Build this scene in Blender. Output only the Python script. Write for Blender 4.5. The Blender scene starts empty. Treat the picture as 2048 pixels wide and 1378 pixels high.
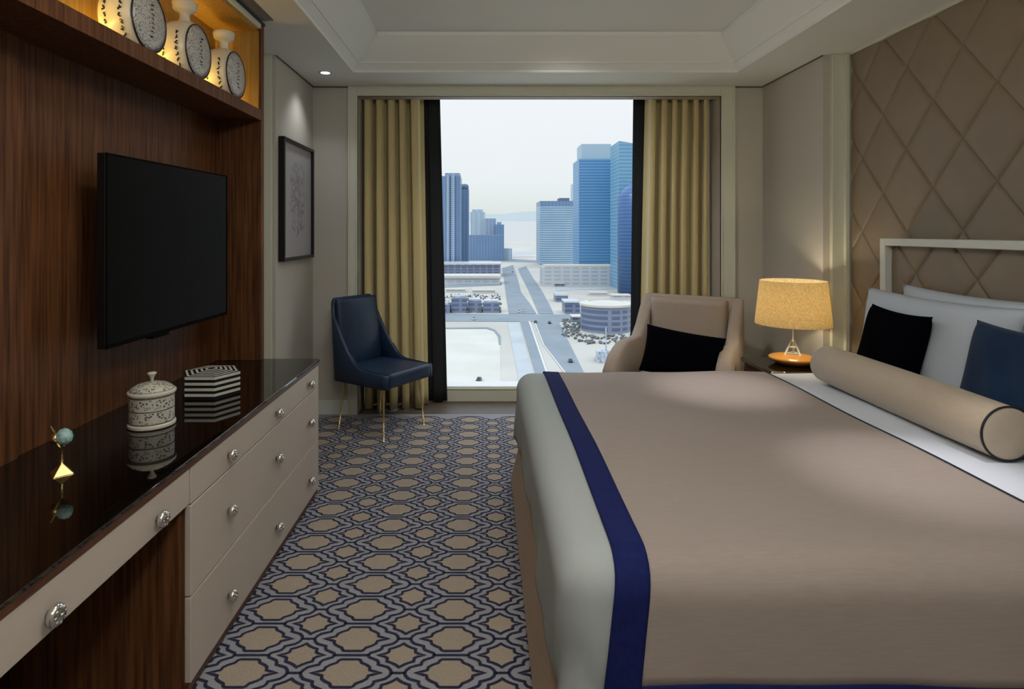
import bpy, bmesh, math, random
from mathutils import Vector, Matrix
random.seed(7)
PI = math.pi
scene = bpy.context.scene
COL = scene.collection

# ------------------------------------------------------------------ camera
F = 1197.0                       # focal length in pixels of the 2048 px frame
CX, CY, CH = 970.0, 462.0, 1.453 # principal point and camera height
cam = bpy.data.cameras.new('camera')
cam.sensor_width = 36.0
cam.lens = 36.0 * F / 2048.0
cam.shift_x = (1024 - CX) / 2048.0
cam.shift_y = (CY - 689) / 2048.0
cam.clip_start = 0.05
cam.clip_end = 30000
camo = bpy.data.objects.new('camera', cam)
camo.location = (0, 0, CH)
camo.rotation_euler = (PI / 2, 0, 0)
COL.objects.link(camo)
scene.camera = camo

# ------------------------------------------------------------------ world, sun, exposure
w = bpy.data.worlds.new('sky'); scene.world = w; w.use_nodes = True
wn = w.node_tree; wn.nodes.clear()
wo = wn.nodes.new('ShaderNodeOutputWorld'); bg = wn.nodes.new('ShaderNodeBackground')
tc = wn.nodes.new('ShaderNodeTexCoord'); sx = wn.nodes.new('ShaderNodeSeparateXYZ')
rp = wn.nodes.new('ShaderNodeValToRGB')
wn.links.new(tc.outputs['Generated'], sx.inputs[0]); wn.links.new(sx.outputs['Z'], rp.inputs[0])
e = rp.color_ramp.elements
e[0].position = 0.0; e[0].color = (0.70, 0.73, 0.73, 1)
e[1].position = 0.55; e[1].color = (1.55, 1.75, 2.05, 1)
n1 = e.new(0.03); n1.color = (0.78, 0.82, 0.81, 1)
n2 = e.new(0.08); n2.color = (0.88, 0.91, 0.94, 1)
n3 = e.new(0.24); n3.color = (0.93, 0.95, 1.0, 1)
wn.links.new(rp.outputs[0], bg.inputs[0]); bg.inputs[1].default_value = 1.0
wn.links.new(bg.outputs[0], wo.inputs[0])

sun = bpy.data.lights.new('sun', 'SUN'); sun.energy = .8; sun.angle = math.radians(2); sun.color = (1, .95, .87)
suno = bpy.data.objects.new('sun', sun); COL.objects.link(suno)
suno.rotation_euler = Vector((0.75, 0.55, -0.75)).to_track_quat('-Z', 'Y').to_euler()

vs = scene.view_settings
vs.view_transform = 'Standard'; vs.look = 'None'; vs.gamma = 1.0; vs.exposure = 0.0
vs.use_curve_mapping = False
try:
    scene.cycles.max_bounces = 8; scene.cycles.diffuse_bounces = 5; scene.cycles.glossy_bounces = 4
    scene.cycles.transparent_max_bounces = 12
    scene.cycles.use_denoising = True
    scene.cycles.sample_clamp_indirect = 6.0
    scene.cycles.caustics_reflective = False; scene.cycles.caustics_refractive = False
except Exception: pass

K = 1.0    # level of the room's lamps, added fill included

# ------------------------------------------------------------------ materials
def mat(name, col, rough=.6, metal=0.0, ior=1.45, col2=None, nscale=40, stretch=(1, 1, 1), bump=0.0, bscale=200,
        sheen=0.0, emit=None, estr=0.0, coat=0.0, trans=0.0, contrast=(.35, .65), detail=3):
    m = bpy.data.materials.new(name); m.use_nodes = True
    nt = m.node_tree; b = nt.nodes['Principled BSDF']
    b.inputs['Base Color'].default_value = (*col, 1); b.inputs['Roughness'].default_value = rough
    b.inputs['Metallic'].default_value = metal; b.inputs['IOR'].default_value = ior
    if sheen: b.inputs['Sheen Weight'].default_value = sheen
    if coat: b.inputs['Coat Weight'].default_value = coat
    if trans: b.inputs['Transmission Weight'].default_value = trans
    if emit: b.inputs['Emission Color'].default_value = (*emit, 1); b.inputs['Emission Strength'].default_value = estr
    if col2 or bump:
        t = nt.nodes.new('ShaderNodeTexCoord'); mp = nt.nodes.new('ShaderNodeMapping')
        mp.inputs['Scale'].default_value = stretch
        nt.links.new(t.outputs['Object'], mp.inputs[0])
    if col2:
        n = nt.nodes.new('ShaderNodeTexNoise'); n.inputs['Scale'].default_value = nscale; n.inputs['Detail'].default_value = detail
        nt.links.new(mp.outputs[0], n.inputs['Vector'])
        r = nt.nodes.new('ShaderNodeValToRGB'); r.color_ramp.elements[0].position = contrast[0]; r.color_ramp.elements[1].position = contrast[1]
        r.color_ramp.elements[0].color = (*col, 1); r.color_ramp.elements[1].color = (*col2, 1)
        nt.links.new(n.outputs['Fac'], r.inputs[0]); nt.links.new(r.outputs[0], b.inputs['Base Color'])
    if bump:
        n = nt.nodes.new('ShaderNodeTexNoise'); n.inputs['Scale'].default_value = bscale; n.inputs['Detail'].default_value = 2
        nt.links.new(mp.outputs[0], n.inputs['Vector'])
        bp = nt.nodes.new('ShaderNodeBump'); bp.inputs['Strength'].default_value = bump; bp.inputs['Distance'].default_value = .002
        nt.links.new(n.outputs['Fac'], bp.inputs['Height']); nt.links.new(bp.outputs[0], b.inputs['Normal'])
    return m

def math_node(nt, op, a, b=None, c=None):
    n = nt.nodes.new('ShaderNodeMath'); n.operation = op
    for i, v in enumerate((a, b, c)):
        if v is None: continue
        if isinstance(v, (int, float)): n.inputs[i].default_value = v
        else: nt.links.new(v, n.inputs[i])
    return n.outputs[0]

def facade(name, base, band, floor_h=4.0, duty=.45, bay=0.0, bayduty=.5, rough=.35, bay_on_band=False):
    """storey bands (and optional vertical bays) over the real height of a building"""
    m = bpy.data.materials.new(name); m.use_nodes = True; nt = m.node_tree; b = nt.nodes['Principled BSDF']
    b.inputs['Roughness'].default_value = rough
    t = nt.nodes.new('ShaderNodeTexCoord'); s = nt.nodes.new('ShaderNodeSeparateXYZ'); nt.links.new(t.outputs['Object'], s.inputs[0])
    fz = math_node(nt, 'FRACT', math_node(nt, 'DIVIDE', s.outputs['Z'], floor_h))
    f = math_node(nt, 'LESS_THAN', fz, duty)
    if bay:
        xy = math_node(nt, 'ADD', s.outputs['X'], s.outputs['Y'])
        fx = math_node(nt, 'LESS_THAN', math_node(nt, 'FRACT', math_node(nt, 'DIVIDE', xy, bay)), bayduty)
        f = math_node(nt, 'MULTIPLY' if bay_on_band else 'MAXIMUM', f, fx)
    n = nt.nodes.new('ShaderNodeTexNoise'); n.inputs['Scale'].default_value = .03
    nt.links.new(t.outputs['Object'], n.inputs['Vector'])
    f = math_node(nt, 'MULTIPLY', f, math_node(nt, 'ADD', math_node(nt, 'MULTIPLY', n.outputs['Fac'], .8), .35))
    mx = nt.nodes.new('ShaderNodeMix'); mx.data_type = 'RGBA'
    nt.links.new(f, mx.inputs[0]); mx.inputs[6].default_value = (*base, 1); mx.inputs[7].default_value = (*band, 1)
    nt.links.new(mx.outputs[2], b.inputs['Base Color'])
    return m

M = {}
M['wood'] = mat('walnut', (.050, .0165, .005), .55, ior=1.3, col2=(.165, .066, .024), nscale=9, stretch=(9, 9, .35), contrast=(.3, .72), detail=6)
M['wood_dark'] = mat('dark_walnut', (.022, .008, .003), .4, col2=(.06, .02, .008), nscale=9, stretch=(9, 9, .4), detail=5)
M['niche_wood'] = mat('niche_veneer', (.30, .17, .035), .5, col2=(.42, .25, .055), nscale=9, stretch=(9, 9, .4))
M['edge'] = mat('reddish_edge_wood', (.075, .026, .011), .35, col2=(.12, .045, .02), nscale=20, stretch=(6, .6, 6))
M['top'] = mat('glossy_dark_top', (.006, .0035, .002), .03, ior=2.0)
M['lacquer'] = mat('taupe_lacquer', (.56, .485, .41), .45, col2=(.545, .47, .395), nscale=3)
M['chrome'] = mat('knob_chrome', (.75, .73, .70), .16, 1.0)
M['brass'] = mat('brass', (.85, .60, .26), .22, 1.0)
M['black'] = mat('black_plastic', (.006, .006, .007), .35)
M['matt_black'] = mat('matt_black', (.003, .003, .003), .9, ior=1.15)
M['screen'] = mat('tv_glass', (.0035, .0035, .0025), .2, ior=1.07)
M['wall'] = mat('wall_covering', (.49, .465, .41), .85, col2=(.505, .48, .425), nscale=300, stretch=(1, 1, .2), bump=.08, bscale=400)
M['trimw'] = mat('cream_trim', (.62, .63, .52), .45)
M['paint'] = mat('ceiling_paint', (.80, .83, .80), .8)
M['gap_shade'] = mat('painted_gap_shade', (.12, .11, .09), .8)  # shade of a wall-head gap put into the colour
M['carpet_grey'] = mat('carpet_grey', (.26, .255, .28), .95, col2=(.33, .33, .36), nscale=180, bump=.5, bscale=500)
M['carpet_navy'] = mat('carpet_navy', (.012, .014, .038), .95, col2=(.022, .026, .06), nscale=150, bump=.5, bscale=500)
M['carpet_beige'] = mat('carpet_beige', (.32, .265, .205), .95, col2=(.39, .32, .25), nscale=160, bump=.5, bscale=500)
M['quilt'] = mat('quilted_leather', (.215, .165, .115), .45, col2=(.23, .178, .126), nscale=8, bump=.06, bscale=300)
M['frame_w'] = mat('headboard_white', (.66, .68, .63), .4)
M['duvet'] = mat('white_linen', (.39, .425, .42), .85, bump=.1, bscale=250)
M['sheet'] = mat('white_pillow_linen', (.54, .60, .68), .85, bump=.1, bscale=250)
M['daylit_strip'] = mat('painted_daylit_linen', (.70, .75, .84), .8, bump=.1, bscale=250)  # bluish daylight on the duvet strip put into the colour
M['throw'] = mat('taupe_throw', (.31, .255, .225), .75, col2=(.335, .275, .242), nscale=60, stretch=(.3, 4, 4), bump=.12, bscale=350, sheen=.15)
M['navy'] = mat('navy_satin', (.009, .014, .085), .8, ior=1.2, col2=(.012, .018, .10), nscale=50)
M['navy_dark'] = mat('navy_piping', (.01, .012, .02), .6)
M['skirt'] = mat('bed_base_fabric', (.40, .30, .22), .85, col2=(.43, .325, .24), nscale=50, bump=.1)
M['bolster'] = mat('bolster_fabric', (.50, .41, .31), .7, col2=(.52, .43, .325), nscale=60, sheen=.2, bump=.1)
M['black_velvet'] = mat('black_velvet', (.0012, .0012, .003), 1.0, ior=1.1)
M['blue_velvet'] = mat('blue_velvet', (.006, .022, .060), .8, ior=1.2, sheen=.08, col2=(.010, .032, .080), nscale=6)
M['chair_blue'] = mat('blue_leather', (.010, .024, .056), .42, col2=(.014, .034, .074), nscale=6, bump=.05)
M['chair_taupe'] = mat('taupe_upholstery', (.33, .27, .22), .8, col2=(.35, .285, .235), nscale=80, bump=.12)
M['curtain'] = mat('gold_curtain', (.54, .455, .22), .6, col2=(.60, .50, .25), nscale=5, stretch=(6, 6, .4), sheen=.3)
M['lining'] = mat('dark_lining', (.010, .014, .016), .8)
M['porcelain'] = mat('cream_porcelain', (.62, .60, .50), .25)
M['paint_black'] = mat('black_glaze', (.01, .01, .012), .3)
M['box_white'] = mat('box_ivory', (.60, .60, .52), .35)
M['crystal'] = mat('blue_green_crystal', (.10, .32, .33), .05, ior=1.7, col2=(.5, .75, .72), nscale=22)
M['shade'] = None
M['amber'] = mat('amber_wood', (.62, .27, .04), .3, coat=.4)
M['mount'] = mat('picture_mount', (.36, .35, .37), .6)
M['metal_grey'] = mat('grey_metal', (.25, .25, .25), .4, .8)

# lamp shade: cloth that lets the bulb's light through
def shade_mat():
    m = bpy.data.materials.new('linen_shade'); m.use_nodes = True; nt = m.node_tree; nt.nodes.clear()
    o = nt.nodes.new('ShaderNodeOutputMaterial'); d = nt.nodes.new('ShaderNodeBsdfDiffuse'); t = nt.nodes.new('ShaderNodeBsdfTranslucent')
    mx = nt.nodes.new('ShaderNodeMixShader'); mx.inputs[0].default_value = .62
    n = nt.nodes.new('ShaderNodeTexNoise'); n.inputs['Scale'].default_value = 110; tc = nt.nodes.new('ShaderNodeTexCoord')
    r = nt.nodes.new('ShaderNodeValToRGB'); r.color_ramp.elements[0].color = (.58, .47, .27, 1); r.color_ramp.elements[1].color = (.80, .70, .48, 1)
    r.color_ramp.elements[0].position = .35; r.color_ramp.elements[1].position = .65
    nt.links.new(tc.outputs['Object'], n.inputs['Vector']); nt.links.new(n.outputs['Fac'], r.inputs[0])
    nt.links.new(r.outputs[0], d.inputs[0]); nt.links.new(r.outputs[0], t.inputs[0])
    nt.links.new(d.outputs[0], mx.inputs[1]); nt.links.new(t.outputs[0], mx.inputs[2]); nt.links.new(mx.outputs[0], o.inputs[0])
    return m
M['shade'] = shade_mat()

def glass_mat():
    m = bpy.data.materials.new('window_glass'); m.use_nodes = True; nt = m.node_tree; nt.nodes.clear()
    o = nt.nodes.new('ShaderNodeOutputMaterial'); t = nt.nodes.new('ShaderNodeBsdfTransparent'); g = nt.nodes.new('ShaderNodeBsdfGlossy')
    g.inputs['Roughness'].default_value = .0; t.inputs[0].default_value = (.97, .985, .98, 1)
    fr = nt.nodes.new('ShaderNodeFresnel'); fr.inputs[0].default_value = 1.03
    mx = nt.nodes.new('ShaderNodeMixShader')
    nt.links.new(fr.outputs[0], mx.inputs[0]); nt.links.new(t.outputs[0], mx.inputs[1]); nt.links.new(g.outputs[0], mx.inputs[2]); nt.links.new(mx.outputs[0], o.inputs[0])
    return m
M['glass'] = glass_mat()

def glow(name, col, s):
    m = bpy.data.materials.new(name); m.use_nodes = True; b = m.node_tree.nodes['Principled BSDF']
    b.inputs['Base Color'].default_value = (.8, .8, .8, 1)
    b.inputs['Emission Color'].default_value = (*col, 1); b.inputs['Emission Strength'].default_value = s
    return m
M['lens'] = glow('downlight_lens', (1, .97, .92), 3.0)
M['led'] = glow('warm_led', (1, .68, .17), 48.0)
M['bulb'] = glow('bulb', (1, .7, .35), 6.0)

def speckle_mat(name, base, ink, scale, lo, hi):
    m = bpy.data.materials.new(name); m.use_nodes = True; nt = m.node_tree; b = nt.nodes['Principled BSDF']; b.inputs['Roughness'].default_value = .28
    t = nt.nodes.new('ShaderNodeTexCoord'); v = nt.nodes.new('ShaderNodeTexVoronoi'); v.inputs['Scale'].default_value = scale
    nt.links.new(t.outputs['Object'], v.inputs['Vector'])
    r = nt.nodes.new('ShaderNodeValToRGB'); r.color_ramp.elements[0].position = lo; r.color_ramp.elements[1].position = hi
    r.color_ramp.elements[0].color = (*ink, 1); r.color_ramp.elements[1].color = (*base, 1)
    nt.links.new(v.outputs['Distance'], r.inputs[0]); nt.links.new(r.outputs[0], b.inputs['Base Color'])
    return m
M['vase_face'] = speckle_mat('speckled_glaze', (.50, .49, .46), (.08, .08, .09), 130, .18, .5)
M['jar_band'] = speckle_mat('jar_figure_glaze', (.58, .57, .49), (.06, .06, .05), 100, .22, .50)

# ------------------------------------------------------------------ mesh builder
class MB:
    def __init__(s): s.v = []; s.f = []; s.mi = []
    def add(s, vs, fs, mi=0):
        o = len(s.v); s.v += [tuple(v) for v in vs]; s.f += [tuple(i + o for i in f) for f in fs]; s.mi += [mi] * len(fs); return s
    def box(s, x0, y0, z0, x1, y1, z1, mi=0):
        x0, x1 = min(x0, x1), max(x0, x1); y0, y1 = min(y0, y1), max(y0, y1); z0, z1 = min(z0, z1), max(z0, z1)
        return s.add([(x0, y0, z0), (x1, y0, z0), (x1, y1, z0), (x0, y1, z0), (x0, y0, z1), (x1, y0, z1), (x1, y1, z1), (x0, y1, z1)],
                     [(0, 3, 2, 1), (4, 5, 6, 7), (0, 1, 5, 4), (1, 2, 6, 5), (2, 3, 7, 6), (3, 0, 4, 7)], mi)
    def prism(s, poly, z0, z1, mi=0):
        n = len(poly)
        area = sum(poly[i][0] * poly[(i + 1) % n][1] - poly[(i + 1) % n][0] * poly[i][1] for i in range(n))
        if area < 0: poly = poly[::-1]
        return s.add([(x, y, z0) for x, y in poly] + [(x, y, z1) for x, y in poly],
                     [tuple(range(n))[::-1], tuple(range(n, 2 * n))] + [(i, (i + 1) % n, (i + 1) % n + n, i + n) for i in range(n)], mi)
    def tube(s, pts, r, n=10, mi=0, caps=True):
        pts = [Vector(p) for p in pts]; rs = r if isinstance(r, (list, tuple)) else [r] * len(pts)
        vs = []; fs = []; up = None
        for i, p in enumerate(pts):
            d = (pts[min(i + 1, len(pts) - 1)] - pts[max(i - 1, 0)]).normalized()
            if up is None: up = Vector((0, 0, 1)) if abs(d.z) < .9 else Vector((1, 0, 0))
            a = d.cross(up).normalized(); b = a.cross(d).normalized(); up = b
            for k in range(n):
                t = 2 * PI * k / n; vs.append(p + (a * math.cos(t) + b * math.sin(t)) * rs[i])
        for i in range(len(pts) - 1):
            for k in range(n):
                fs.append((i * n + k, (i + 1) * n + k, (i + 1) * n + (k + 1) % n, i * n + (k + 1) % n)[::-1])
        if caps: fs.append(tuple(range(n))); fs.append(tuple(range((len(pts) - 1) * n, len(pts) * n))[::-1])
        return s.add(vs, fs, mi)
    def lathe(s, prof, n=32, c=(0, 0, 0), mi=0):
        """prof: (r, z) from bottom to top"""
        vs = []; fs = []
        for r, z in prof:
            for k in range(n):
                t = 2 * PI * k / n; vs.append((c[0] + r * math.cos(t), c[1] + r * math.sin(t), c[2] + z))
        for i in range(len(prof) - 1):
            for k in range(n): fs.append((i * n + k, i * n + (k + 1) % n, (i + 1) * n + (k + 1) % n, (i + 1) * n + k))
        if prof[0][0] > 1e-5: fs.append(tuple(range(n))[::-1])
        if prof[-1][0] > 1e-5: fs.append(tuple(range((len(prof) - 1) * n, len(prof) * n)))
        return s.add(vs, fs, mi)
    def grid(s, fn, nu, nv, mi=0, flip=False):
        vs = [fn(i / nu, j / nv) for j in range(nv + 1) for i in range(nu + 1)]
        fs = []
        for j in range(nv):
            for i in range(nu):
                a = j * (nu + 1) + i; q = (a, a + 1, a + nu + 2, a + nu + 1); fs.append(q[::-1] if flip else q)
        return s.add(vs, fs, mi)
    def xf(s, mtx):
        s.v = [tuple(mtx @ Vector(v)) for v in s.v]; return s
    def build(s, name, m, parent=None, bevel=0.0, seg=2, smooth=False, subsurf=0, solid=0.0, loc=None, merge=False, fixn=False):
        me = bpy.data.meshes.new(name); me.from_pydata(s.v, [], s.f); me.update()
        if merge or fixn:
            bm = bmesh.new(); bm.from_mesh(me)
            bmesh.ops.remove_doubles(bm, verts=bm.verts, dist=1e-5)
            if fixn: bmesh.ops.recalc_face_normals(bm, faces=bm.faces)
            bm.to_mesh(me); bm.free()
        ms = m if isinstance(m, (list, tuple)) else [m]
        for x in ms: me.materials.append(x)
        if len(ms) > 1 and len(me.polygons) == len(s.mi): me.polygons.foreach_set('material_index', s.mi)
        if smooth:
            me.polygons.foreach_set('use_smooth', [True] * len(me.polygons))
        o = bpy.data.objects.new(name, me); COL.objects.link(o)
        if parent: o.parent = parent
        if loc: o.location = loc
        if solid:
            md = o.modifiers.new('solid', 'SOLIDIFY'); md.thickness = solid; md.offset = -1
        if bevel:
            md = o.modifiers.new('bevel', 'BEVEL'); md.width = bevel; md.segments = seg; md.limit_method = 'ANGLE'; md.angle_limit = math.radians(35)
            md.harden_normals = False
        if subsurf:
            md = o.modifiers.new('sub', 'SUBSURF'); md.levels = subsurf; md.render_levels = subsurf
        return o

def thing(name, label, cat, loc=(0, 0, 0), rz=0, group=None):
    o = bpy.data.objects.new(name, None); COL.objects.link(o); o.location = loc; o.rotation_euler = (0, 0, rz)
    o.empty_display_size = .1
    o['label'] = label; o['category'] = cat
    if group: o['group'] = group
    return o
def tag(o, label, cat, group=None):
    o['label'] = label; o['category'] = cat
    if group: o['group'] = group
    return o
def struct(o): o['kind'] = 'structure'; return o
def copy_tree(o, parent=None):
    c = o.copy(); COL.objects.link(c); c.parent = parent
    for ch in [x for x in COL.objects if x.parent == o]: copy_tree(ch, c)
    return c

# ================================================================== ROOM SHELL
XL, XR = -1.365, 2.203          # side walls next to the window
YW = 4.75                       # window wall
ZC = 2.6                        # soffit height

# carpet: woven trellis of large medallions and small stars
def carpet():
    b = MB()
    b.add([(-1.6, -2.2, 0), (2.5, -2.2, 0), (2.5, 4.75, 0), (-1.6, 4.75, 0)], [(0, 1, 2, 3)], 0)
    b.add([(-1.6, -2.2, -.1), (2.5, -2.2, -.1), (2.5, 4.75, -.1), (-1.6, 4.75, -.1)], [(3, 2, 1, 0)], 0)
    big = [(.114, 0), (.092, .0065), (.076, .012), (.073, .026), (.061, .036), (.042, .046), (.036, .058), (.029, .062)]
    small = [(.079, 0), (.056, .007), (.046, .014), (.045, .030), (.030, .036), (.014, .045), (0, .057)]
    edge = [(.058, .0825), (.063, .072), (.076, .066), (.092, .058), (.098, .049), (.099, .038), (.114, .033), (.133, .026), (.144, .014), (.149, 0)]
    W = .0056
    def ring(q):
        full = list(q)
        full += [(-x, y) for x, y in q[::-1] if abs(x) > 1e-6]
        n = len(full)
        full += [(x, -y) for x, y in full[::-1] if abs(y) > 1e-6]
        out = []
        for p in full:
            if not out or (abs(p[0] - out[-1][0]) + abs(p[1] - out[-1][1])) > 1e-6: out.append(p)
        return out
    def strip(pts, closed, w, z, cx, cy):
        n = len(pts); vs = []
        for i in range(n):
            p = Vector(pts[i]); a = Vector(pts[i - 1]) if (closed or i > 0) else p; c = Vector(pts[(i + 1) % n]) if (closed or i < n - 1) else p
            d1 = (p - a).normalized() if (p - a).length > 1e-9 else None
            d2 = (c - p).normalized() if (c - p).length > 1e-9 else None
            d1 = d1 or d2; d2 = d2 or d1
            n1 = Vector((-d1.y, d1.x)); n2 = Vector((-d2.y, d2.x)); m = (n1 + n2)
            m = m.normalized() if m.length > .3 else n1
            k = min(1.6, 1 / max(.4, m.dot(n1)))
            vs += [(cx + p.x + m.x * w * k, cy + p.y + m.y * w * k, z), (cx + p.x - m.x * w * k, cy + p.y - m.y * w * k, z)]
        fs = [(2 * i + 1, 2 * ((i + 1) % n) + 1, 2 * ((i + 1) % n), 2 * i) for i in range(n if closed else n - 1)]
        b.add(vs, fs, 1)
    rb = ring(big); rs = ring(small)
    px, py = .342, .165
    for i in range(-4, 8):
        for j in range(-28, 16):
            cx, cy = -.457 + i * px, 2.297 + j * py
            if -1.45 < cx < 2.38 and -2.1 < cy < 4.66:
                # star-shaped about the centre, so a fan is a valid fill
                b.add([(cx, cy, .0005)] + [(cx + x, cy + y, .0005) for x, y in rb], [(0, k + 1, (k + 1) % len(rb) + 1) for k in range(len(rb))], 2)
                strip(rb, True, W, .0009, cx, cy)
                for sx in (1, -1):
                    for sy in (1, -1): strip([(sx * x, sy * y) for x, y in edge], False, W, .0009, cx, cy)
                strip([(-.058, .0825), (.058, .0825)], False, W, .0009, cx, cy)
                if cx + .193 < 2.36: strip([(.149, 0), (.193, 0)], False, W, .0009, cx, cy)
            sxx, syy = cx + px / 2, cy + py / 2
            if -1.5 < sxx < 2.4 and -2.1 < syy < 4.66:
                b.add([(sxx, syy, .0005)] + [(sxx + x, syy + y, .0005) for x, y in rs], [(0, k + 1, (k + 1) % len(rs) + 1) for k in range(len(rs))], 2)
                strip(rs, True, W, .0009, sxx, syy)
    return struct(b.build('floor', [M['carpet_grey'], M['carpet_navy'], M['carpet_beige']]))
carpet()

niche_floor = mat('dark_niche_floor', (.11, .085, .065), .5, col2=(.13, .10, .075), nscale=10)
struct(MB().box(-1.2, 4.75, -.1, 2.1, 5.32, .0).build('trim_7', niche_floor))

# walls
struct(MB().prism([(-1.65, -2.3), (-1.5, -2.3), (-1.5, 3.9), (XL, 3.9), (XL, 4.9), (-1.65, 4.9)], -.1, 2.6).build('wall_left', M['wall']))
struct(MB().prism([(2.55, -2.3), (2.385, -2.3), (2.385, 3.9), (XR, 3.9), (XR, 4.9), (2.55, 4.9)], -.1, 2.6).build('wall_right', M['wall']))
b = MB(); b.box(XL, YW, -.1, -1.008, 5.35, 2.9); b.box(1.865, YW, -.1, XR, 5.35, 2.9); b.box(-1.008, YW, 2.52, 1.865, 4.86, 2.9)
struct(b.build('wall_window', M['wall']))
struct(MB().box(-1.65, -2.4, -.1, 2.55, -2.2, 2.95).build('wall_rear', M['wall']))

# ceiling: soffit with raised coffer and pocket above the curtains
b = MB()
b.box(-1.65, -2.3, ZC, -.957, 4.9, 2.9); b.box(1.83, -2.3, ZC, 2.55, 4.9, 2.9)
b.box(-.957, 4.33, ZC, 1.83, 4.86, 2.9); b.box(-.957, -2.3, ZC, 1.83, -1.4, 2.9)
o4 = [(-.957, -1.4), (1.83, -1.4), (1.83, 4.33), (-.957, 4.33)]
i4 = [(-.75, -1.2), (1.63, -1.2), (1.63, 4.13), (-.75, 4.13)]
for k in range(4):
    a, c = o4[k], o4[(k + 1) % 4]; d, e2 = i4[(k + 1) % 4], i4[k]
    b.add([(*a, ZC + .002), (*c, ZC + .002), (*d, 2.80), (*e2, 2.80), (*a, 2.9), (*c, 2.9), (*d, 2.9), (*e2, 2.9)],
          [(3, 2, 1, 0), (4, 5, 6, 7), (0, 1, 5, 4), (2, 3, 7, 6)])
b.box(-.80, -1.25, 2.83, 1.68, 4.18, 2.9)
b.box(-1.65, -2.3, 2.9, 2.55, 5.4, 3.0)
struct(b.build('ceiling', M['paint']))
# beads of the coffer moulding
b = MB()
def rect_ring(b, x0, y0, x1, y1, wd, z0, z1):
    b.box(x0, y0, z0, x1, y0 + wd, z1); b.box(x0, y1 - wd, z0, x1, y1, z1); b.box(x0, y0 + wd, z0, x0 + wd, y1 - wd, z1); b.box(x1 - wd, y0 + wd, z0, x1, y1 - wd, z1)
rect_ring(b, -.775, -1.225, 1.655, 4.155, .03, 2.80, 2.83)
rect_ring(b, -.957, -1.40, 1.83, 4.33, .012, 2.596, 2.62)
struct(b.build('trim_1', M['paint'], bevel=.004))
# faint step line in the cove
b = MB(); rect_ring(b, -.905, -1.35, 1.778, 4.278, .008, 2.652, 2.69); struct(b.build('trim_2', M['paint']))

# dark strips painted as gap shade at the wall heads
b = MB(); b.box(XL, 3.9, 2.592, XL + .006, YW, 2.6); b.box(XR - .006, 3.9, 2.592, XR, YW, 2.6)
b.box(XL, YW - .005, 2.59, -1.083, YW, 2.6); b.box(1.976, YW - .005, 2.59, XR, YW, 2.6)
struct(b.build('trim_3', M['gap_shade']))
# trim round the window niche
b = MB()
for x0, x1 in ((-1.083, -1.008), (1.865, 1.976)): b.box(x0, YW - .022, 0, x1, YW, ZC)
b.box(-1.008, YW - .022, 2.52, 1.865, YW, ZC)
b.box(-1.083, YW - .03, 0, -1.068, YW, ZC); b.box(1.961, YW - .03, 0, 1.976, YW, ZC)
b.box(-1.022, YW - .03, 0, -1.008, YW, 2.52); b.box(1.865, YW - .03, 0, 1.879, YW, 2.52); b.box(-1.022, YW - .03, 2.52, 1.879, YW, 2.534)
struct(b.build('trim_4', M['trimw'], bevel=.003))
# trim posts on the wall steps
b = MB(); b.box(2.245, 3.87, 0, 2.385, 3.9, ZC); b.box(2.318, 3.845, 0, 2.345, 3.87, ZC); struct(b.build('trim_5', M['trimw'], bevel=.003))
b = MB(); b.box(-1.5, 3.885, 0, -1.385, 3.9, ZC); struct(b.build('trim_6', M['trimw'], bevel=.003))
# baseboards
def baseboard(name, x0, y0, x1, y1):
    struct(MB().box(x0, y0, 0, x1, y1, .11).build(name, M['frame_w'], bevel=.004))
baseboard('baseboard_left', XL, 3.9, XL + .015, YW - .02)
baseboard('baseboard_right', XR - .015, 3.9, XR, YW - .02)
baseboard('baseboard_window', XL + .015, YW - .017, -1.083, YW)
baseboard('baseboard_window_right', 1.976, YW - .017, XR - .015, YW)
baseboard('baseboard_rear', -1.5, -2.2, 2.38, -2.185)

# window: cream frame with sill rail and one pane
wroot = bpy.data.objects.new('window_1', None); COL.objects.link(wroot); wroot.location = (.43, 5.15, 0); wroot['kind'] = 'structure'
WL = (-.43, -5.15, 0)
b = MB(); b.box(-1.008, 5.1, 0, 1.865, 5.3, .112); b.box(-1.008, 5.1, 2.72, 1.865, 5.3, 2.9); b.box(-1.008, 5.12, .12, -.9, 5.3, 2.72); b.box(1.76, 5.12, .12, 1.865, 5.3, 2.72)
b.box(-1.008, 5.095, .10, 1.865, 5.1, .114)
b.build('window_frame', M['trimw'], wroot, bevel=.002, loc=WL)
MB().box(-.9, 5.128, .112, 1.76, 5.30, .122).build('window_sill', mat('sky_bright_sill', (.9, .9, .88), .5), wroot, loc=WL)  # sky light on the sill top put into a whiter colour
MB().box(-.9, 5.115, .112, 1.76, 5.125, 2.72).build('window_pane', M['glass'], wroot, loc=WL)
# linear air slot over the wall unit
b = MB(); b.box(-1.215, .3, 2.594, -1.15, 3.25, 2.602); b.box(-1.19, .3, 2.590, -1.184, 3.25, 2.598)
tag(b.build('air_vent', [M['metal_grey']]), 'long narrow grey slot vent in ceiling above the walnut cabinet', 'vent')

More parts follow.
